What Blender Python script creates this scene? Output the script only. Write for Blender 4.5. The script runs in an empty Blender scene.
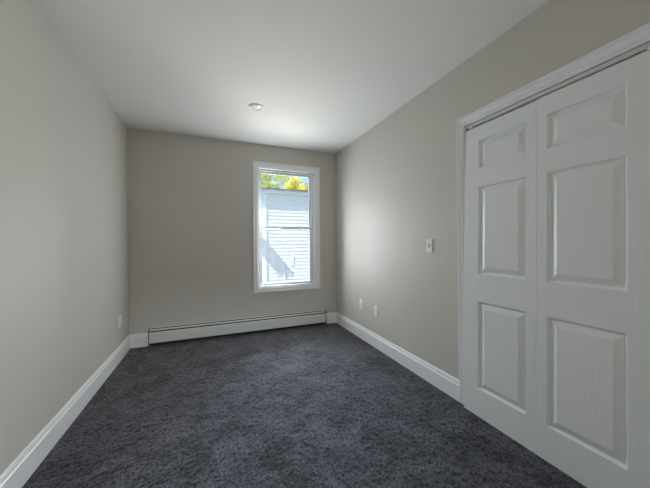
import bpy, bmesh, math, random
import numpy as np
from mathutils import Vector, Matrix, noise

S = bpy.context.scene
COL = S.collection

# ------------------------------------------------------------------ camera
FPX, YAW, PIT, ROL = 275.9, 0.3857, -0.0053, 0.0052
CAM_H = 1.1607
cd = bpy.data.cameras.new('camera')
cam = bpy.data.objects.new('camera', cd)
COL.objects.link(cam)
cd.sensor_fit = 'HORIZONTAL'
cd.sensor_width = 36.0
cd.lens = FPX / 650.0 * 36.0
cd.clip_start = 0.02
cd.clip_end = 300
R0 = Vector((math.cos(YAW), -math.sin(YAW), 0))
F0 = Vector((math.sin(YAW), math.cos(YAW), 0))
Z0 = Vector((0, 0, 1))
U1 = -math.sin(PIT) * F0 + math.cos(PIT) * Z0
F1 = math.cos(PIT) * F0 + math.sin(PIT) * Z0
RR = math.cos(ROL) * R0 - math.sin(ROL) * U1
UU = math.sin(ROL) * R0 + math.cos(ROL) * U1
m = Matrix((RR, UU, -F1)).transposed().to_4x4()
m.translation = Vector((0, 0, CAM_H))
cam.matrix_world = m
S.camera = cam

# ------------------------------------------------------------------ light, exposure
SUN_DIR = Vector((0.62, 0.20, -0.74)).normalized()      # the way the sunlight travels
SUN_E, SKY_E = 5.6, 0.175
WIN_W, SKYL_W, GROUND_W, HALL_W = 18.0, 380.0, 75.0, 56.0
S.view_settings.view_transform = 'Standard'
S.view_settings.look = 'None'
S.view_settings.gamma = 1.0
S.view_settings.use_curve_mapping = False
S.view_settings.exposure = 0.6

w = bpy.data.worlds.new('world')
S.world = w
w.use_nodes = True
wn, wl = w.node_tree.nodes, w.node_tree.links
sky = wn.new('ShaderNodeTexSky')
sky.sky_type = 'NISHITA'
sky.sun_disc = False
sky.sun_elevation = math.asin(-SUN_DIR.z)
sky.sun_rotation = math.atan2(-SUN_DIR.x, -SUN_DIR.y)
wl.new(sky.outputs[0], wn['Background'].inputs[0])
wn['Background'].inputs[1].default_value = SKY_E

sd = bpy.data.lights.new('sun', 'SUN')
sd.energy = SUN_E
sd.angle = math.radians(0.6)
sd.color = (1.0, 0.95, 0.86)
so = bpy.data.objects.new('sun', sd)
so.rotation_euler = SUN_DIR.to_track_quat('-Z', 'Y').to_euler()
so.location = (-8, -2, 12)
COL.objects.link(so)

# fill lamps added to boost the daylight through the window:
# one in the reveal, a cool one above outside, a warm one below
D0 = 3.6454
def area(name, loc, target, sx, sy, watts, col, spread=math.pi):
    l = bpy.data.lights.new(name, 'AREA')
    l.shape = 'RECTANGLE'; l.size = sx; l.size_y = sy; l.energy = watts; l.color = col
    l.spread = spread
    o = bpy.data.objects.new(name, l)
    o.location = loc
    o.rotation_euler = (Vector(target) - Vector(loc)).to_track_quat('-Z', 'Y').to_euler()
    COL.objects.link(o)
area('window_fill', (0.94, D0 + 0.045, 1.22), (0.94 - 1.10, 0.0, 1.16), 0.54, 1.00, WIN_W, (0.92, 0.97, 1.0))
area('sky_fill', (2.20, 6.00, 3.90), (0.94, 3.7, 1.4), 5.0, 2.5, SKYL_W, (0.66, 0.83, 1.0), math.radians(95))
area('ground_fill', (2.20, 6.10, -0.40), (0.94, 3.7, 1.4), 3.5, 2.5, GROUND_W, (1.0, 0.90, 0.70), math.radians(95))

S.cycles.use_denoising = True
S.cycles.max_bounces = 12
S.cycles.diffuse_bounces = 8
S.cycles.sample_clamp_indirect = 8

# ------------------------------------------------------------------ dimensions (metres)
XL, XR, D, H = -0.8675, 1.661, 3.6454, 2.44     # left wall, right wall, far wall, ceiling
YB = -0.55                                       # wall behind the camera
WT = 0.13                                        # wall thickness

# ------------------------------------------------------------------ helpers
def tag(o, label=None, cat=None, group=None, kind=None):
    if label: o['label'] = label
    if cat: o['category'] = cat
    if group: o['group'] = group
    if kind: o['kind'] = kind
    return o

def empty(name, loc=(0, 0, 0)):
    o = bpy.data.objects.new(name, None)
    o.location = loc
    o.empty_display_size = 0.1
    COL.objects.link(o)
    return o

def link(name, bm, mat, parent=None, smooth=False):
    bmesh.ops.recalc_face_normals(bm, faces=bm.faces)
    me = bpy.data.meshes.new(name)
    bm.to_mesh(me)
    bm.free()
    if smooth:
        me.polygons.foreach_set('use_smooth', [True] * len(me.polygons))
    me.materials.append(mat)
    o = bpy.data.objects.new(name, me)
    COL.objects.link(o)
    if parent:
        o.parent = parent
        o.matrix_parent_inverse = Matrix.Translation(-Vector(parent_world(parent)))
    return o

def parent_world(p):
    v = Vector((0, 0, 0))
    while p:
        v += p.location
        if p.parent:
            v += p.matrix_parent_inverse.translation
        p = p.parent
    return v

def box(bm, x0, x1, y0, y1, z0, z1, bevel=0):
    r = bmesh.ops.create_cube(bm, size=1)
    bmesh.ops.scale(bm, vec=(x1 - x0, y1 - y0, z1 - z0), verts=r['verts'])
    bmesh.ops.translate(bm, vec=((x0 + x1) / 2, (y0 + y1) / 2, (z0 + z1) / 2), verts=r['verts'])
    if bevel:
        es = {e for v in r['verts'] for e in v.link_edges}
        bmesh.ops.bevel(bm, geom=list(es), offset=bevel, segments=2, affect='EDGES', clamp_overlap=True)
    return bm

def bx(*a, **k):
    return box(bmesh.new(), *a, **k)

def lathe(bm, prof, c, axis='z', n=32, start=0):
    """prof: (radius, height) pairs; c: centre"""
    rings = []
    for r, h in prof:
        ring = []
        for i in range(n):
            a = 2 * math.pi * i / n
            p = (r * math.cos(a), r * math.sin(a), h)
            if axis == 'x': p = (p[2], p[0], p[1])
            if axis == 'y': p = (p[0], p[2], p[1])
            ring.append(bm.verts.new((c[0] + p[0], c[1] + p[1], c[2] + p[2])))
        rings.append(ring)
    for a, b in zip(rings, rings[1:]):
        for i in range(n):
            bm.faces.new((a[i], a[(i + 1) % n], b[(i + 1) % n], b[i]))
    bm.faces.new(rings[0]); bm.faces.new(rings[-1])
    return bm

def sweep(bm, prof, p0, p1, out, up, m0=0.0, m1=0.0):
    """extrude profile (out, up) pairs from p0 to p1; m0/m1 = mitre slope at the ends
    (the end shifts along the run by m * up-coordinate, or by out-coordinate when a tuple (mo, mu))"""
    p0, p1, out, up = map(Vector, (p0, p1, out, up))
    d = (p1 - p0).normalized()
    def mm(t, o, u):
        return t[0] * o + t[1] * u if isinstance(t, tuple) else t * u
    A = [bm.verts.new(p0 + out * o + up * u + d * mm(m0, o, u)) for o, u in prof]
    B = [bm.verts.new(p1 + out * o + up * u - d * mm(m1, o, u)) for o, u in prof]
    n = len(prof)
    for i in range(n):
        bm.faces.new((A[i], A[(i + 1) % n], B[(i + 1) % n], B[i]))
    bm.faces.new(A); bm.faces.new(B)
    return bm

def tube(bm, pts, rad, n=8):
    pts = [Vector(p) for p in pts]
    rings = []
    for i, p in enumerate(pts):
        d = (pts[min(i + 1, len(pts) - 1)] - pts[max(i - 1, 0)]).normalized()
        a = d.orthogonal().normalized(); b = d.cross(a)
        r = rad[i] if isinstance(rad, (list, tuple)) else rad
        rings.append([bm.verts.new(p + (a * math.cos(t) + b * math.sin(t)) * r)
                      for t in (2 * math.pi * k / n for k in range(n))])
    for A, B in zip(rings, rings[1:]):
        # align rings
        best = min(range(n), key=lambda s: sum((A[k].co - B[(k + s) % n].co).length for k in range(n)))
        B[:] = B[best:] + B[:best]
        for k in range(n):
            bm.faces.new((A[k], A[(k + 1) % n], B[(k + 1) % n], B[k]))
    bm.faces.new(rings[0]); bm.faces.new(rings[-1])
    return bm

# ------------------------------------------------------------------ materials
def mat(name, col, rough=0.5, metal=0.0, bump=None, vary=None, spec=0.5):
    """bump = (scale, strength, distance, stretch xyz); vary = (scale, amount)"""
    M = bpy.data.materials.new(name)
    M.use_nodes = True
    N, L = M.node_tree.nodes, M.node_tree.links
    b = N['Principled BSDF']
    b.inputs['Base Color'].default_value = (*col, 1)
    b.inputs['Roughness'].default_value = rough
    b.inputs['Metallic'].default_value = metal
    b.inputs['Specular IOR Level'].default_value = spec
    tc = N.new('ShaderNodeTexCoord')
    if bump:
        sc, st, di, stretch = bump
        mp = N.new('ShaderNodeMapping')
        mp.inputs['Scale'].default_value = stretch
        nz = N.new('ShaderNodeTexNoise')
        nz.inputs['Scale'].default_value = sc
        nz.inputs['Detail'].default_value = 4
        bp = N.new('ShaderNodeBump')
        bp.inputs['Strength'].default_value = st
        bp.inputs['Distance'].default_value = di
        L.new(tc.outputs['Object'], mp.inputs[0])
        L.new(mp.outputs[0], nz.inputs['Vector'])
        L.new(nz.outputs['Fac'], bp.inputs['Height'])
        L.new(bp.outputs[0], b.inputs['Normal'])
    if vary:
        sc, am = vary
        n2 = N.new('ShaderNodeTexNoise')
        n2.inputs['Scale'].default_value = sc
        n2.inputs['Detail'].default_value = 3
        mx = N.new('ShaderNodeMix'); mx.data_type = 'RGBA'
        mx.inputs[6].default_value = (*[c * (1 - am) for c in col], 1)
        mx.inputs[7].default_value = (*[min(1, c * (1 + am)) for c in col], 1)
        L.new(tc.outputs['Object'], n2.inputs['Vector'])
        L.new(n2.outputs['Fac'], mx.inputs[0])
        L.new(mx.outputs[2], b.inputs['Base Color'])
    return M

M_WALL = mat('greige_wall_paint', (0.60, 0.575, 0.53), 0.55, bump=(260, 0.06, 0.002, (1, 1, 1)), vary=(1.3, 0.015), spec=0.35)
M_CEIL = mat('white_ceiling_paint', (0.82, 0.82, 0.80), 0.75, bump=(200, 0.05, 0.002, (1, 1, 1)), spec=0.2)
M_TRIM = mat('white_semigloss_trim', (0.86, 0.87, 0.89), 0.35, bump=(30, 0.03, 0.002, (1, 1, 1)))
M_HEAT = mat('white_enamel', (0.70, 0.73, 0.72), 0.32)
M_DARK = mat('shade_dark', (0.02, 0.02, 0.02), 0.6)  # near-black that paints shade into the heater's inside and end gaps
M_FIN = mat('aluminium_fins', (0.18, 0.18, 0.18), 0.5, metal=0.7)
M_VINYL = mat('white_vinyl', (0.84, 0.86, 0.88), 0.35)
M_PLATE = mat('white_plastic', (0.86, 0.87, 0.88), 0.3)
M_SLOT = mat('dark_slot', (0.015, 0.015, 0.015), 0.6)
M_TRACK = mat('painted_track', (0.62, 0.64, 0.64), 0.35, metal=0.0)
M_SCREW = mat('painted_screw', (0.35, 0.35, 0.35), 0.35, metal=0.5)
M_LENS = mat('frosted_lens', (0.86, 0.86, 0.83), 0.3)
M_SIDE = mat('white_siding', (0.78, 0.79, 0.80), 0.5, vary=(4, 0.02))
M_SIDETRIM = mat('white_siding_trim', (0.85, 0.86, 0.87), 0.45)
M_ROOF = mat('grey_shingles', (0.16, 0.16, 0.17), 0.9, bump=(40, 0.5, 0.02, (1, 1, 1)), vary=(12, 0.25))
M_DRIVE = mat('grey_gravel', (0.15, 0.15, 0.145), 0.85, bump=(60, 0.3, 0.01, (1, 1, 1)), vary=(3, 0.12))
M_BARK = mat('tree_bark', (0.16, 0.12, 0.09), 0.9, bump=(30, 0.8, 0.03, (1, 1, 0.25)))
M_BOX = mat('pale_box', (0.80, 0.82, 0.84), 0.5)

def door_material():
    M = mat('white_moulded_door', (0.80, 0.82, 0.83), 0.38)
    N, L = M.node_tree.nodes, M.node_tree.links
    b = N['Principled BSDF']
    tc = N.new('ShaderNodeTexCoord')
    mp = N.new('ShaderNodeMapping'); mp.inputs['Scale'].default_value = (1, 1, 0.09)
    nz = N.new('ShaderNodeTexNoise'); nz.inputs['Scale'].default_value = 5; nz.inputs['Detail'].default_value = 2
    wv = N.new('ShaderNodeTexWave'); wv.bands_direction = 'Y'
    wv.inputs['Scale'].default_value = 18; wv.inputs['Distortion'].default_value = 14
    wv.inputs['Detail'].default_value = 3; wv.inputs['Detail Scale'].default_value = 1.2
    n2 = N.new('ShaderNodeTexNoise'); n2.inputs['Scale'].default_value = 160; n2.inputs['Detail'].default_value = 3
    ad = N.new('ShaderNodeMath'); ad.operation = 'ADD'
    bp = N.new('ShaderNodeBump'); bp.inputs['Strength'].default_value = 0.15; bp.inputs['Distance'].default_value = 0.0015
    L.new(tc.outputs['Object'], mp.inputs[0])
    L.new(mp.outputs[0], wv.inputs['Vector'])
    L.new(mp.outputs[0], n2.inputs['Vector'])
    L.new(wv.outputs['Fac'], ad.inputs[0]); L.new(n2.outputs['Fac'], ad.inputs[1])
    L.new(ad.outputs[0], bp.inputs['Height'])
    L.new(bp.outputs[0], b.inputs['Normal'])
    return M
M_DOOR = door_material()

def glass_material():
    M = bpy.data.materials.new('window_glass')
    M.use_nodes = True
    N, L = M.node_tree.nodes, M.node_tree.links
    N.remove(N['Principled BSDF'])
    tr = N.new('ShaderNodeBsdfTransparent'); tr.inputs[0].default_value = (0.93, 0.96, 0.96, 1)
    gl = N.new('ShaderNodeBsdfGlossy'); gl.inputs['Roughness'].default_value = 0.02
    fr = N.new('ShaderNodeFresnel'); fr.inputs['IOR'].default_value = 1.35
    mx = N.new('ShaderNodeMixShader')
    L.new(fr.outputs[0], mx.inputs[0]); L.new(tr.outputs[0], mx.inputs[1]); L.new(gl.outputs[0], mx.inputs[2])
    L.new(mx.outputs[0], N['Material Output'].inputs[0])
    return M
M_GLASS = glass_material()

def carpet_material():
    M = bpy.data.materials.new('charcoal_carpet')
    M.use_nodes = True
    N, L = M.node_tree.nodes, M.node_tree.links
    b = N['Principled BSDF']
    b.inputs['Roughness'].default_value = 1.0
    b.inputs['Specular IOR Level'].default_value = 0.1
    b.inputs['Sheen Weight'].default_value = 0.25
    b.inputs['Sheen Roughness'].default_value = 0.5
    tc = N.new('ShaderNodeTexCoord')
    n1 = N.new('ShaderNodeTexVoronoi'); n1.inputs['Scale'].default_value = 175      # single tufts
    sp = N.new('ShaderNodeSeparateColor')
    L.new(n1.outputs['Color'], sp.inputs[0])
    cr = N.new('ShaderNodeValToRGB')
    cr.color_ramp.elements[0].position = 0.0; cr.color_ramp.elements[0].color = (0.005, 0.005, 0.009, 1)
    cr.color_ramp.elements[1].position = 1.0; cr.color_ramp.elements[1].color = (0.098, 0.094, 0.110, 1)
    n2 = N.new('ShaderNodeTexNoise'); n2.inputs['Scale'].default_value = 5.0; n2.inputs['Detail'].default_value = 2.2
    n2.inputs['Roughness'].default_value = 0.45; n2.inputs['Distortion'].default_value = 1.0
    mr = N.new('ShaderNodeMapRange'); mr.inputs[1].default_value = 0.35; mr.inputs[2].default_value = 0.65
    mr.inputs[3].default_value = 0.62; mr.inputs[4].default_value = 1.4
    mu = N.new('ShaderNodeMix'); mu.data_type = 'RGBA'; mu.blend_type = 'MULTIPLY'; mu.inputs[0].default_value = 1
    L.new(tc.outputs['Object'], n1.inputs['Vector']); L.new(tc.outputs['Object'], n2.inputs['Vector'])
    L.new(sp.outputs[0], cr.inputs[0]); L.new(n2.outputs['Fac'], mr.inputs[0])
    L.new(cr.outputs[0], mu.inputs[6]); L.new(mr.outputs[0], mu.inputs[7])
    L.new(mu.outputs[2], b.inputs['Base Color'])
    return M
M_CARPET = carpet_material()

def leaf_material(name, c0, c1):
    M = bpy.data.materials.new(name)
    M.use_nodes = True
    N, L = M.node_tree.nodes, M.node_tree.links
    b = N['Principled BSDF']
    b.inputs['Roughness'].default_value = 0.6
    oi = N.new('ShaderNodeTexCoord')
    nz = N.new('ShaderNodeTexNoise'); nz.inputs['Scale'].default_value = 2.2; nz.inputs['Detail'].default_value = 3
    cr = N.new('ShaderNodeValToRGB')
    cr.color_ramp.elements[0].position = 0.0; cr.color_ramp.elements[0].color = (*c0, 1)
    cr.color_ramp.elements[1].position = 0.62; cr.color_ramp.elements[1].color = (*c1, 1)
    tl = N.new('ShaderNodeBsdfTranslucent')
    mx = N.new('ShaderNodeMixShader'); mx.inputs[0].default_value = 0.4
    L.new(oi.outputs['Object'], nz.inputs['Vector']); L.new(nz.outputs['Fac'], cr.inputs[0])
    L.new(cr.outputs[0], b.inputs['Base Color']); L.new(cr.outputs[0], tl.inputs[0])
    L.new(b.outputs[0], mx.inputs[1]); L.new(tl.outputs[0], mx.inputs[2])
    L.new(mx.outputs[0], N['Material Output'].inputs[0])
    return M
M_LEAF_G = leaf_material('green_leaves', (0.46, 0.54, 0.18), (0.86, 0.86, 0.42))
M_LEAF_Y = leaf_material('yellow_leaves', (0.70, 0.70, 0.12), (0.90, 0.86, 0.30))
M_LEAF_R = leaf_material('russet_leaves', (0.72, 0.58, 0.34), (0.86, 0.68, 0.52))

# ================================================================== ROOM SHELL
# window opening in the far wall
WX0, WX1, WZ0, WZ1 = 0.548, 1.332, 0.582, 2.147
def struct(name, bm, mt, label=None, cat=None):
    o = link(name, bm, mt)
    return tag(o, label, cat, kind='structure')

struct('floor', bx(XL - WT, XR + WT, YB - WT, D + WT, -0.12, -0.012), mat('subfloor', (0.3, 0.27, 0.22), 0.8),
       'plain floor slab under the charcoal carpet', 'floor')
bm = bx(XL - WT, XR + 0.75, YB - 2.4, D + WT, H, H + 0.15)
struct('ceiling', bm, M_CEIL, 'smooth white ceiling with one round recessed light', 'ceiling')
struct('wall_left', bx(XL - WT, XL, YB - WT, D + WT, -0.12, H), M_WALL, 'long bare greige wall left of the window wall', 'wall')

bm = bmesh.new()
box(bm, XL, WX0, D, D + WT, -0.12, H)
box(bm, WX1, XR, D, D + WT, -0.12, H)
box(bm, WX0, WX1, D, D + WT, -0.12, WZ0)
box(bm, WX0, WX1, D, D + WT, WZ1, H)
struct('wall_back', bm, M_WALL, 'greige end wall with the window and baseboard heater', 'wall')

# closet opening in the right wall
OY0, OY1, OZ = 0.490, 1.449, 1.996
bm = bmesh.new()
box(bm, XR, XR + WT, OY1, D + WT, -0.12, H)
box(bm, XR, XR + WT, YB - WT, OY0, -0.12, H)
box(bm, XR, XR + WT, OY0, OY1, OZ, H)
struct('wall_right', bm, M_WALL, 'greige wall on the right with switch, outlets and closet opening', 'wall')

# closet behind the doors
bm = bmesh.new()
box(bm, XR + 0.70, XR + 0.75, OY0 - 0.3, OY1 + 0.3, -0.12, H)
box(bm, XR + WT, XR + 0.75, OY0 - 0.35, OY0 - 0.3, -0.12, H)
box(bm, XR + WT, XR + 0.75, OY1 + 0.3, OY1 + 0.35, -0.12, H)
box(bm, XR + WT, XR + 0.75, OY0 - 0.3, OY1 + 0.3, -0.12, -0.012)
struct('wall_closet', bm, M_WALL, 'walls inside the closet behind the folding doors', 'wall')

# wall behind the camera with an open doorway into a short hall
DX0, DX1, DZ = -0.42, 0.42, 2.03
bm = bmesh.new()
box(bm, XL, DX0, YB - WT, YB, -0.12, H)
box(bm, DX1, XR, YB - WT, YB, -0.12, H)
box(bm, DX0, DX1, YB - WT, YB, DZ, H)
struct('wall_front', bm, M_WALL, 'greige wall behind the camera with an open doorway', 'wall')
bm = bmesh.new()
box(bm, XL - WT, XL, YB - 2.4, YB - WT, -0.12, H)
box(bm, XR, XR + WT, YB - 2.4, YB - WT, -0.12, H)
box(bm, XL - WT, XR + WT, YB - 2.4, YB - 2.3, -0.12, H)
box(bm, XL, XR, YB - 2.3, YB - WT, -0.12, 0)
struct('wall_hall', bm, M_WALL, 'walls and floor of the hall behind the open doorway', 'wall')

# ---- carpet pile (real tufts)
def carpet():
    x0, x1, y0, y1 = XL + 0.001, XR - 0.001, YB, D - 0.001
    st = 0.0085
    nx, ny = int((x1 - x0) / st), int((y1 - y0) / st)
    xs = np.linspace(x0, x1, nx); ys = np.linspace(y0, y1, ny)
    X, Y = np.meshgrid(xs, ys)
    rng = np.random.default_rng(4)
    Zr = rng.random((ny, nx))
    soft = (Zr + np.roll(Zr, 1, 0) + np.roll(Zr, 1, 1) + np.roll(Zr, (1, 1), (0, 1))) / 4
    low = np.zeros_like(X)
    for k, (fx, fy, ph) in enumerate(rng.random((14, 3))):
        a = ph * 6.28; f = 7 + 26 * fx
        low += np.sin(f * (X * math.cos(a) + Y * math.sin(a)) + 6.28 * fy + 1.5 * np.sin(5 * X * math.sin(a) + 4 * Y)) / 14
    Z = 0.004 * (soft - 0.5) * 2 + 0.009 * (Zr - 0.5) + 0.002 * low
    # pressed flat under walls and edges
    edge = np.minimum.reduce([X - x0, x1 - X, Y - y0, y1 - Y])
    Z = np.clip(Z, -0.010, 0.010) * np.clip((edge - 0.012) / 0.035, 0.08, 1)
    jx = (rng.random((ny, nx)) - 0.5) * st * 0.5
    jx[:, 0] = jx[:, -1] = 0
    co = np.stack([X + jx, Y, Z], -1).reshape(-1, 3).astype(np.float32)
    i = np.arange(ny * nx).reshape(ny, nx)
    q = np.stack([i[:-1, :-1], i[:-1, 1:], i[1:, 1:], i[1:, :-1]], -1).reshape(-1, 4).astype(np.int32)
    me = bpy.data.meshes.new('carpet')
    me.vertices.add(len(co)); me.vertices.foreach_set('co', co.ravel())
    me.loops.add(q.size); me.loops.foreach_set('vertex_index', q.ravel())
    me.polygons.add(len(q)); me.polygons.foreach_set('loop_start', np.arange(0, q.size, 4, dtype=np.int32))
    me.update(); me.validate()
    me.materials.append(M_CARPET)
    o = bpy.data.objects.new('carpet', me)
    COL.objects.link(o)
    tag(o, 'charcoal blue-grey cut pile carpet covering the whole room floor', 'carpet', kind='stuff')
carpet()

# ---- baseboards
BB = [(0, 0), (0.015, 0), (0.015, 0.112), (0.0145, 0.118), (0.010, 0.124), (0.0105, 0.130),
      (0.0085, 0.140), (0.005, 0.150), (0.003, 0.154), (0, 0.154)]
def baseboard(name, p0, p1, out, label, m0=0.0, m1=0.0):
    bm = bmesh.new()
    sweep(bm, BB, (*p0, -0.004), (*p1, -0.004), (*out, 0), (0, 0, 1), (m0, 0), (m1, 0))
    o = struct(name, bm, M_TRIM, label, 'baseboard')
    return o
HX0, HX1 = -0.668, 1.462                 # heater ends
baseboard('baseboard_left', (XL, YB), (XL, D), (1, 0), 'white baseboard running along the whole left wall', 0, 1)
baseboard('baseboard_right', (XR, 1.482), (XR, D), (-1, 0), 'white baseboard on the right wall from closet casing to corner', 0, 1)
baseboard('baseboard_back', (XL, D), (HX0 - 0.016, D), (0, -1), 'short white baseboard piece left of the heater', 1, 0)
baseboard('baseboard_corner', (HX1 + 0.018, D), (XR, D), (0, -1), 'short white baseboard piece right of the heater', 0, 1)

# ================================================================== WINDOW
win = empty('window_1', ((WX0 + WX1) / 2, D, WZ0))
tag(win, 'white single-hung vinyl window in the end wall above the heater', 'window', kind='structure')
CW = 0.066
CP = [(0, 0), (0, CW), (0.017, CW), (0.017, CW * 0.80), (0.013, CW * 0.72), (0.0125, CW * 0.30), (0.010, CW * 0.16), (0.006, 0.0)]
def casing(name, x0, x1, z0, z1, parent):
    cc = [((x0, z0), (x0, z1), (-1, 0)), ((x0, z1), (x1, z1), (0, 1)), ((x1, z1), (x1, z0), (1, 0)), ((x1, z0), (x0, z0), (0, -1))]
    bm = bmesh.new()
    for (a, b, u) in cc:
        sweep(bm, CP, (a[0], D, a[1]), (b[0], D, b[1]), (0, -1, 0), (u[0], 0, u[1]), -1.0, -1.0)
    return link(name, bm, M_TRIM, parent)
casing('casing', WX0, WX1, WZ0, WZ1, win)
# extension jamb (reveal liner) and vinyl frame
def ring(bm, x0, x1, z0, z1, t, y0, y1, tb=None, bevel=0.0015):
    tb = t if tb is None else tb
    box(bm, x0, x0 + t, y0, y1, z0, z1, bevel)
    box(bm, x1 - t, x1, y0, y1, z0, z1, bevel)
    box(bm, x0 + t, x1 - t, y0, y1, z1 - t, z1, bevel)
    box(bm, x0 + t, x1 - t, y0, y1, z0, z0 + tb, bevel)
    return bm
link('jamb', ring(bmesh.new(), WX0, WX1, WZ0, WZ1, 0.010, D - 0.004, D + 0.075), M_TRIM, win)
fx0, fx1, fz0, fz1 = WX0 + 0.010, WX1 - 0.010, WZ0 + 0.010, WZ1 - 0.010
bm = ring(bmesh.new(), fx0, fx1, fz0, fz1, 0.020, D + 0.050, D + 0.135, 0.008)
link('frame', bm, M_VINYL, win)
sx0, sx1 = fx0 + 0.020, fx1 - 0.020
ZM = 1.361
def sash(name, z0, z1, y0, y1, tt, tb, ts, locks):
    bm = bmesh.new()
    box(bm, sx0, sx0 + ts, y0, y1, z0, z1, 0.002)
    box(bm, sx1 - ts, sx1, y0, y1, z0, z1, 0.002)
    box(bm, sx0 + ts, sx1 - ts, y0, y1, z1 - tt, z1, 0.002)
    box(bm, sx0 + ts, sx1 - ts, y0, y1, z0, z0 + tb, 0.002)
    s = link(name, bm, M_VINYL, win)
    ym = (y0 + y1) / 2
    link('pane', bx(sx0 + ts - 0.004, sx1 - ts + 0.004, ym - 0.002, ym + 0.002, z0 + tb - 0.004, z1 - tt + 0.004), M_GLASS, s)
    if locks:
        for f in (0.25, 0.75):
            xc = sx0 + (sx1 - sx0) * f
            bm = bx(xc - 0.028, xc + 0.028, y0 + 0.003, y1 - 0.002, z1, z1 + 0.007, 0.002)
            box(bm, xc - 0.010, xc + 0.018, y0 - 0.004, y0 + 0.014, z1 + 0.007, z1 + 0.016, 0.002)
            link('sash_lock', bm, M_PLATE, s)
    return s
sash('upper_sash', ZM - 0.014, fz1 - 0.020, D + 0.098, D + 0.126, 0.024, 0.030, 0.024, False)
sash('lower_sash', fz0 + 0.008, ZM + 0.014, D + 0.062, D + 0.092, 0.026, 0.018, 0.026, True)

# ================================================================== CLOSET BIFOLD DOOR
door = empty('door_1', (XR, (OY0 + OY1) / 2, 0))
tag(door, 'white two-leaf folding closet door with six moulded panels', 'door', kind='structure')
FX = XR + 0.000            # front face of the leaves
def leaf(y0, y1, py0, py1, z1):
    z0 = 0.004
    pz = [(0.186, 0.764), (0.944, 1.530), (1.651, 1.842)]
    ys = [y0, py0, py1, y1]
    zs = [z0] + [v for p in pz for v in p] + [z1]
    bm = bmesh.new()
    V = {}
    def v(x, y, z):
        k = (round(x, 5), round(y, 5), round(z, 5))
        if k not in V: V[k] = bm.verts.new((x, y, z))
        return V[k]
    for i in range(3):
        for j in range(len(zs) - 1):
            a0, a1, b0, b1 = ys[i], ys[i + 1], zs[j], zs[j + 1]
            if i == 1 and j % 2 == 1:
                # moulded panel: cove down, small flat, bevel up to the raised field
                rings = [(0, 0), (0.002, 0.001), (0.005, 0.008), (0.010, 0.0125), (0.015, 0.0135), (0.018, 0.0120), (0.042, 0.0025), (0.047, 0.0010)]
                prev = None
                for (ins, dep) in rings:
                    c = [v(FX + dep, a0 + ins, b0 + ins), v(FX + dep, a1 - ins, b0 + ins),
                         v(FX + dep, a1 - ins, b1 - ins), v(FX + dep, a0 + ins, b1 - ins)]
                    if prev:
                        for k in range(4):
                            bm.faces.new((prev[k], prev[(k + 1) % 4], c[(k + 1) % 4], c[k]))
                    prev = c
                bm.faces.new(prev)
            else:
                bm.faces.new((v(FX, a0, b0), v(FX, a1, b0), v(FX, a1, b1), v(FX, a0, b1)))
    # edges and back
    bk = FX + 0.034
    Bv = [bm.verts.new((bk, y0, z0)), bm.verts.new((bk, y1, z0)), bm.verts.new((bk, y1, z1)), bm.verts.new((bk, y0, z1))]
    bm.faces.new(Bv)
    bot = [v(FX, y, z0) for y in ys]; top = [v(FX, y, z1) for y in ys]
    bm.faces.new(bot + [Bv[1], Bv[0]]); bm.faces.new(top + [Bv[2], Bv[3]])
    l = [v(FX, y0, z) for z in zs]; r = [v(FX, y1, z) for z in zs]
    bm.faces.new(l + [Bv[3], Bv[0]]); bm.faces.new(r + [Bv[2], Bv[1]])
    for vv in bm.verts:                 # the leaves hang slightly out of plumb
        t = (z1 - vv.co.z) / z1
        vv.co.x -= 0.042 * t
        vv.co.y -= 0.020 * t
    return link('door_leaf', bm, M_DOOR, door)
YJ = 0.975
leaf_far = leaf(YJ + 0.0007, OY1 - 0.009, 1.026, 1.333, 1.939)
leaf_near = leaf(OY0 + 0.008, YJ - 0.0007, 0.616, 0.924, 1.944)
# overhead track and the pivots that hang the leaves
bm = bmesh.new()
box(bm, FX + 0.003, FX + 0.005, OY0 + 0.008, OY1 - 0.008, 1.954, 1.973)
box(bm, FX + 0.028, FX + 0.030, OY0 + 0.008, OY1 - 0.008, 1.954, 1.973)
box(bm, FX + 0.003, FX + 0.030, OY0 + 0.008, OY1 - 0.008, 1.973, 1.975)
link('track', bm, M_TRACK, door)
for yy in (1.396, 0.547):
    bm = bx(FX + 0.001, FX + 0.026, yy - 0.010, yy + 0.010, 1.9445, 1.962, 0.002)
    lathe(bm, [(0.004, 0), (0.004, 0.016)], (FX + 0.016, yy, 1.930), n=12)
    link('pivot', bm, M_PLATE, door)
# casing of the closet opening
trim = empty('trim_1', (XR, (OY0 + OY1) / 2, 0))
tag(trim, 'white moulded casing around the folding closet door', 'trim', kind='structure')
KW = 0.054
KP = [(0, 0), (0, KW), (0.018, KW), (0.018, KW * 0.86), (0.0115, KW * 0.80), (0.0115, KW * 0.70), (0.016, KW * 0.63), (0.0145, KW * 0.40),
      (0.010, KW * 0.28), (0.010, KW * 0.12), (0.006, KW * 0.09), (0.006, 0.0)]
JT = 0.006
ka, kb, kz = OY1 - JT, OY0 + JT, OZ - JT
LEAN = 0.019                                # the side casing leans a little into the opening at the floor
bm = bmesh.new()
sweep(bm, KP, (XR, ka - LEAN, 0), (XR, ka, kz), (-1, 0, 0), (0, 1, 0), 0.0, -1.0)
link('side_casing', bm, M_TRIM, trim)
bm = bmesh.new()
sweep(bm, KP, (XR, kb, 0), (XR, kb, kz), (-1, 0, 0), (0, -1, 0), 0.0, -1.0)
link('side_casing', bm, M_TRIM, trim)
bm = bmesh.new()
sweep(bm, KP, (XR, ka, kz), (XR, kb, kz), (-1, 0, 0), (0, 0, 1), -1.0, -1.0)
link('head_casing', bm, M_TRIM, trim)
bm = bmesh.new()
box(bm, XR, XR + WT, OY1 - JT, OY1, 0, OZ)
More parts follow.
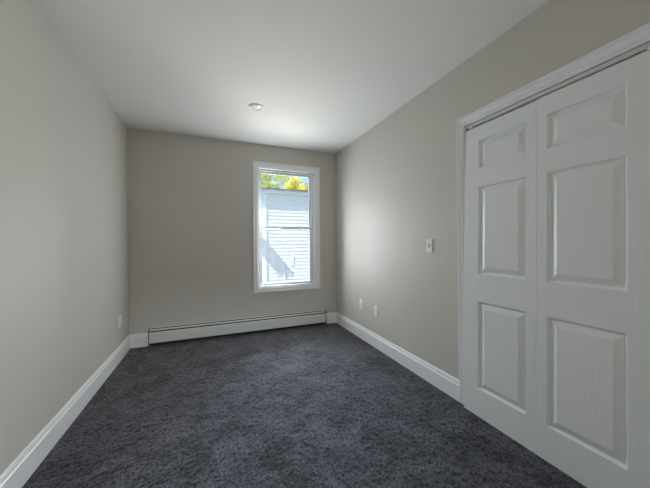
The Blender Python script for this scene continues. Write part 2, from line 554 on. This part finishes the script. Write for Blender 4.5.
box(bm, XR, XR + WT, OY0, OY0 + JT, 0, OZ)
box(bm, XR - 0.002, XR + WT, OY0 + JT, OY1 - JT, 1.980, OZ)
link('jamb', bm, M_TRIM, trim)

# ================================================================== BASEBOARD HEATER
ht = empty('baseboard_heater', ((HX0 + HX1) / 2, D, 0))
tag(ht, 'long low white hot-water baseboard heater under the window', 'heater')
Y = D
def xprof(prof, x0, x1, mt, name, parent):
    bm = bmesh.new()
    sweep(bm, prof, (x0, Y, 0), (x1, Y, 0), (0, -1, 0), (0, 0, 1))
    return link(name, bm, mt, parent)
# back plate with its top lip bent forward
xprof([(0.001, 0.02), (0.003, 0.02), (0.003, 0.198), (0.020, 0.200), (0.020, 0.2035), (0.001, 0.2035)], HX0, HX1, M_HEAT, 'back_plate', ht)
# damper vane in the outlet slot
xprof([(0.026, 0.187), (0.052, 0.178), (0.052, 0.1815), (0.026, 0.1905)], HX0 + 0.004, HX1 - 0.004, M_HEAT, 'damper', ht)
# front cover: face, rolled top and bottom
xprof([(0.064, 0.046), (0.066, 0.044), (0.067, 0.048), (0.067, 0.156), (0.065, 0.163), (0.060, 0.166), (0.0595, 0.164),
       (0.063, 0.161), (0.065, 0.155), (0.065, 0.050)], HX0 + 0.002, HX1 - 0.002, M_HEAT, 'front_cover', ht)
# black sheet added for the shade inside and below the cover
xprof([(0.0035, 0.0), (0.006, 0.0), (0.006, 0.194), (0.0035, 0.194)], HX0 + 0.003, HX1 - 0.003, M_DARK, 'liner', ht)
# heating element: copper pipe and fins inside
bm = bmesh.new()
tube(bm, [(HX0 + 0.006, Y - 0.034, 0.095), (HX1 - 0.006, Y - 0.034, 0.095)], 0.010, 10)
n = 90
for i in range(n):
    xx = HX0 + 0.05 + (HX1 - HX0 - 0.10) * i / (n - 1)
    box(bm, xx - 0.001, xx + 0.001, Y - 0.058, Y - 0.010, 0.065, 0.125)
link('heating_element', bm, M_FIN, ht)
for x0, x1 in ((HX0 - 0.008, HX0), (HX1, HX1 + 0.010)):
    bm = bmesh.new()
    sweep(bm, [(0.001, 0.015), (0.058, 0.015), (0.060, 0.150), (0.050, 0.185), (0.030, 0.197), (0.001, 0.197)], (x0, Y, 0), (x1, Y, 0), (0, -1, 0), (0, 0, 1))
    e = link('end_cap', bm, M_DARK, ht)  # end piece coloured near-black to give the shaded gap beside the heater
    e['label'] = 'dark end cap standing for the shaded gap'

# ================================================================== CEILING LIGHT
cl = empty('ceiling_light', (0.385, 2.655, H))
tag(cl, 'small round white recessed downlight in the ceiling', 'ceiling light')
bm = bmesh.new()
lathe(bm, [(0.066, 0.0), (0.066, -0.004), (0.062, -0.008), (0.052, -0.008), (0.047, -0.003), (0.047, 0.0)], (0.385, 2.655, H), n=40)
link('trim_ring', bm, M_PLATE, cl, True)
bm = bmesh.new()
lathe(bm, [(0.0468, -0.001), (0.0468, -0.0032), (0.030, -0.0045), (0.004, -0.005)], (0.385, 2.655, H), n=40)
link('lens', bm, M_LENS, cl, True)

# ================================================================== WALL PLATES
def plate_at(name, wall, y, z, label, cat, group=None):
    s = -1 if wall == 'r' else 1
    X0 = XR if wall == 'r' else XL
    root = empty(name, (X0, y, z))
    tag(root, label, cat, group)
    def b(d0, d1, a0, a1, z0, z1, bev=0.0):
        xs = sorted((X0 + s * d0, X0 + s * d1))
        return bx(xs[0], xs[1], y + a0, y + a1, z + z0, z + z1, bevel=bev)
    link('wall_plate', b(0.0002, 0.0065, -0.036, 0.036, -0.058, 0.058, 0.0022), M_PLATE, root)
    return root, b, s, X0
def toggle_switch(y, z, label):
    r, b, s, X0 = plate_at('light_switch', 'r', y, z, label, 'light switch')
    link('toggle_slot', b(0.0060, 0.0072, -0.006, 0.006, -0.013, 0.013), M_SLOT, r)
    bm = bmesh.new()
    sweep(bm, [(0.0055, -0.008), (0.0055, 0.008), (0.0165, 0.0135), (0.018, 0.006)], (X0, y - 0.0045, z), (X0, y + 0.0045, z), (s, 0, 0), (0, 0, 1))
    link('toggle', bm, M_PLATE, r)
    for dz in (-0.030, 0.030):
        bm = bmesh.new(); lathe(bm, [(0.0034, 0.006), (0.0034, 0.0072), (0.002, 0.0076)] if s > 0 else [(0.0034, -0.006), (0.0034, -0.0072), (0.002, -0.0076)], (X0, y, z + dz), 'x', 12)
        link('screw', bm, M_PLATE, r)
def outlet(wall, y, z, label, group='duplex outlets low on the walls', kind='duplex'):
    r, b, s, X0 = plate_at('wall_outlet', wall, y, z, label, 'outlet', group)
    if kind == 'duplex':
        for dz in (-0.0195, 0.0195):
            f = link('receptacle', b(0.006, 0.0085, -0.0165, 0.0165, dz - 0.014, dz + 0.014, 0.001), M_PLATE, r)
            for dy, hh in ((-0.0063, 0.0045), (0.0063, 0.0036)):
                link('slot', b(0.0083, 0.0087, dy - 0.0011, dy + 0.0011, dz + 0.001 - hh, dz + 0.001 + hh), M_SLOT, f)
            bm = bmesh.new(); lathe(bm, [(0.0022, s * 0.0083), (0.0022, s * 0.0087)], (X0, y, z + dz - 0.0085), 'x', 10)
            link('slot', bm, M_SLOT, f)
        bm = bmesh.new(); lathe(bm, [(0.0034, s * 0.006), (0.0034, s * 0.0075), (0.002, s * 0.008)], (X0, y, z), 'x', 12)
        link('screw', bm, M_SCREW, r)
    else:
        link('insert', b(0.006, 0.0082, -0.0165, 0.0165, -0.033, 0.033, 0.001), M_PLATE, r)
        bm = bmesh.new(); lathe(bm, [(0.0048, s * 0.008), (0.0048, s * 0.0165), (0.002, s * 0.0168)], (X0, y, z), 'x', 12)
        link('coax_jack', bm, M_SCREW, r)
        for dz in (-0.046, 0.046):
            bm = bmesh.new(); lathe(bm, [(0.0030, s * 0.006), (0.0030, s * 0.0072), (0.002, s * 0.0076)], (X0, y, z + dz), 'x', 12)
            link('screw', bm, M_PLATE, r)
toggle_switch(1.790, 1.130, 'white toggle light switch on the right wall beside the closet')
outlet('r', 2.600, 0.405, 'white duplex outlet low on the right wall, nearer the closet')
outlet('r', 2.925, 0.415, 'white wall plate low on the right wall, nearer the window corner', 'wall plates low on the right wall', 'coax')
outlet('l', 3.310, 0.385, 'white duplex outlet low on the left wall near the corner')

# ================================================================== OUTSIDE
GZ = -0.45
struct('driveway', bx(-30, 30, D + WT + 0.02, 40, GZ - 0.2, GZ), M_DRIVE, 'grey gravel ground between the houses outside the window', 'ground')

hs = empty('house', (2.0, 8.6, GZ))
tag(hs, 'white clapboard neighbouring house seen through the window', 'house')
HY = 8.6
hxa, hxb = -5.0, 9.0
EZ = 2.70                                  # underside of the eave
# lapped siding: a saw-tooth profile run along the wall
bm = bmesh.new()
ex = 0.112
prof = []
k = int((EZ - GZ) / ex) + 1
for i in range(k):
    z0 = GZ + i * ex
    prof += [(0.015, z0), (0.0035, min(z0 + ex, EZ + 0.02))]
prof += [(-0.12, prof[-1][1]), (-0.12, GZ)]
A = [bm.verts.new((hxa, HY - o, z)) for o, z in prof]
B = [bm.verts.new((hxb, HY - o, z)) for o, z in prof]
for i in range(len(prof)):
    j = (i + 1) % len(prof)
    bm.faces.new((A[i], A[j], B[j], B[i]))
link('siding', bm, M_SIDE, hs)
bm = bx(1.435, 1.545, HY - 0.030, HY, GZ, EZ + 0.01, 0.002)
link('trim_board', bm, M_SIDETRIM, hs)
OV = 0.135
link('soffit', bx(hxa, hxb, HY - OV, HY, EZ, EZ + 0.02), M_SIDETRIM, hs)
bm = bmesh.new()
sweep(bm, [(-0.02, -0.01), (0.0, -0.01), (0.004, 0.004), (-0.045, 0.115), (-0.045, 0.13), (-0.07, 0.13)],
      (hxa, HY - OV, EZ), (hxb, HY - OV, EZ), (0, -1, 0), (0, 0, 1))
link('fascia', bm, M_SIDETRIM, hs)
bm = bmesh.new()
sweep(bm, [(0, 0), (0.03, 0), (0.03 - 5.0, 0.45), (-5.0, 0.45)], (hxa - 0.1, HY - OV - 0.02, EZ + 0.125), (hxb + 0.1, HY - OV - 0.02, EZ + 0.125), (0, -1, 0), (0, 0, 1))
link('roof', bm, M_ROOF, hs)
# unseen slab added to cast the diagonal shadow on the siding
bm = bx(0.44, 0.93, HY - 0.50, HY - 0.004, 1.90, 1.94, 0.004)
link('shadow_slab', bm, M_SIDETRIM, hs)
# little vent box with a thin pipe below
bm = bx(2.28, 2.42, HY - 0.024, HY - 0.004, 0.42, 0.74, 0.006)
vb = link('vent_box', bm, M_BOX, hs)
bm = bmesh.new(); tube(bm, [(2.10, HY - 0.03, 0.55), (2.10, HY - 0.03, 0.05)], 0.012, 8)
link('pipe', bm, M_BOX, hs)

def tree(x, y, h, cr, mt, label, seed, n=7500, ls=0.12):
    rnd = random.Random(seed)
    root = empty('tree', (x, y, GZ))
    tag(root, label, 'tree', 'trees beyond the neighbouring roof')
    bm = bmesh.new()
    top = Vector((x + rnd.uniform(-.2, .2), y, GZ + h * 0.8))
    tube(bm, [(x, y, GZ), (x + .05, y, GZ + h * .3), (x - .04, y + .05, GZ + h * .55), top], [0.16, 0.12, 0.08, 0.03], 8)
    for i in range(9):
        z = GZ + h * rnd.uniform(.35, .7); a = i * 2.4
        L = cr * rnd.uniform(.5, .85)
        e = Vector((x + math.cos(a) * L, y + math.sin(a) * L, z + L * .6))
        tube(bm, [(x, y, z), (Vector((x, y, z)) + e) / 2 + Vector((0, 0, .08)), e], [0.05, 0.03, 0.012], 6)
    link('trunk', bm, M_BARK, root, True)
    verts, faces = [], []
    blobs = []
    for i in range(26):
        a, rr = rnd.uniform(0, 6.283), cr * math.sqrt(rnd.random()) * .8
        zz = GZ + h * rnd.uniform(.42, .95)
        blobs.append((x + rr * math.cos(a), y + rr * math.sin(a), zz, cr * rnd.uniform(.25, .42)))
    for i in range(n):
        bx_, by_, bz_, br = blobs[rnd.randrange(len(blobs))]
        d = Vector((rnd.gauss(0, 1), rnd.gauss(0, 1), rnd.gauss(0, 1))).normalized() * br * rnd.uniform(.6, 1.08)
        c = Vector((bx_, by_, bz_)) + d
        nrm = (d.normalized() + Vector((rnd.uniform(-.9, .9), rnd.uniform(-.9, .9), rnd.uniform(-.6, 1)))).normalized()
        t = nrm.orthogonal().normalized(); t.rotate(Matrix.Rotation(rnd.uniform(0, 6.28), 3, nrm)); u = nrm.cross(t)
        s = ls * rnd.uniform(.6, 1.2)
        b0 = len(verts)
        verts += [c - t * s * .5, c + u * s * .28 + nrm * s * .06, c + t * s * .5, c - u * s * .28 + nrm * s * .06]
        faces.append((b0, b0 + 1, b0 + 2, b0 + 3))
    me = bpy.data.meshes.new('foliage'); me.from_pydata([tuple(v) for v in verts], [], faces)
    me.materials.append(mt)
    o = bpy.data.objects.new('foliage', me); COL.objects.link(o)
    o.parent = root; o.matrix_parent_inverse = Matrix.Translation(-root.location)
tree(2.6, 16.3, 6.6, 0.95, M_LEAF_G, 'leafy green tree beyond the roof, at the left of the window view', 1)
tree(4.1, 14.6, 5.3, 0.80, M_LEAF_Y, 'bright yellow-green tree beyond the roof, in the middle of the window view', 2)
tree(4.3, 19.3, 7.6, 1.50, M_LEAF_G, 'taller green tree standing behind the yellow tree', 3)
tree(5.7, 16.6, 6.4, 0.95, M_LEAF_R, 'russet-leaved tree beyond the roof, at the right of the window view', 4)

# ================================================================== FILL LAMP ADDED BEHIND THE DOORWAY
hd = bpy.data.lights.new('hall_fill', 'AREA')
hd.shape = 'DISK'; hd.size = 0.5; hd.energy = HALL_W; hd.color = (0.94, 0.975, 1.0)
ho = bpy.data.objects.new('hall_fill', hd)
ho.location = (0.1, YB - 1.2, H - 0.03)
COL.objects.link(ho)
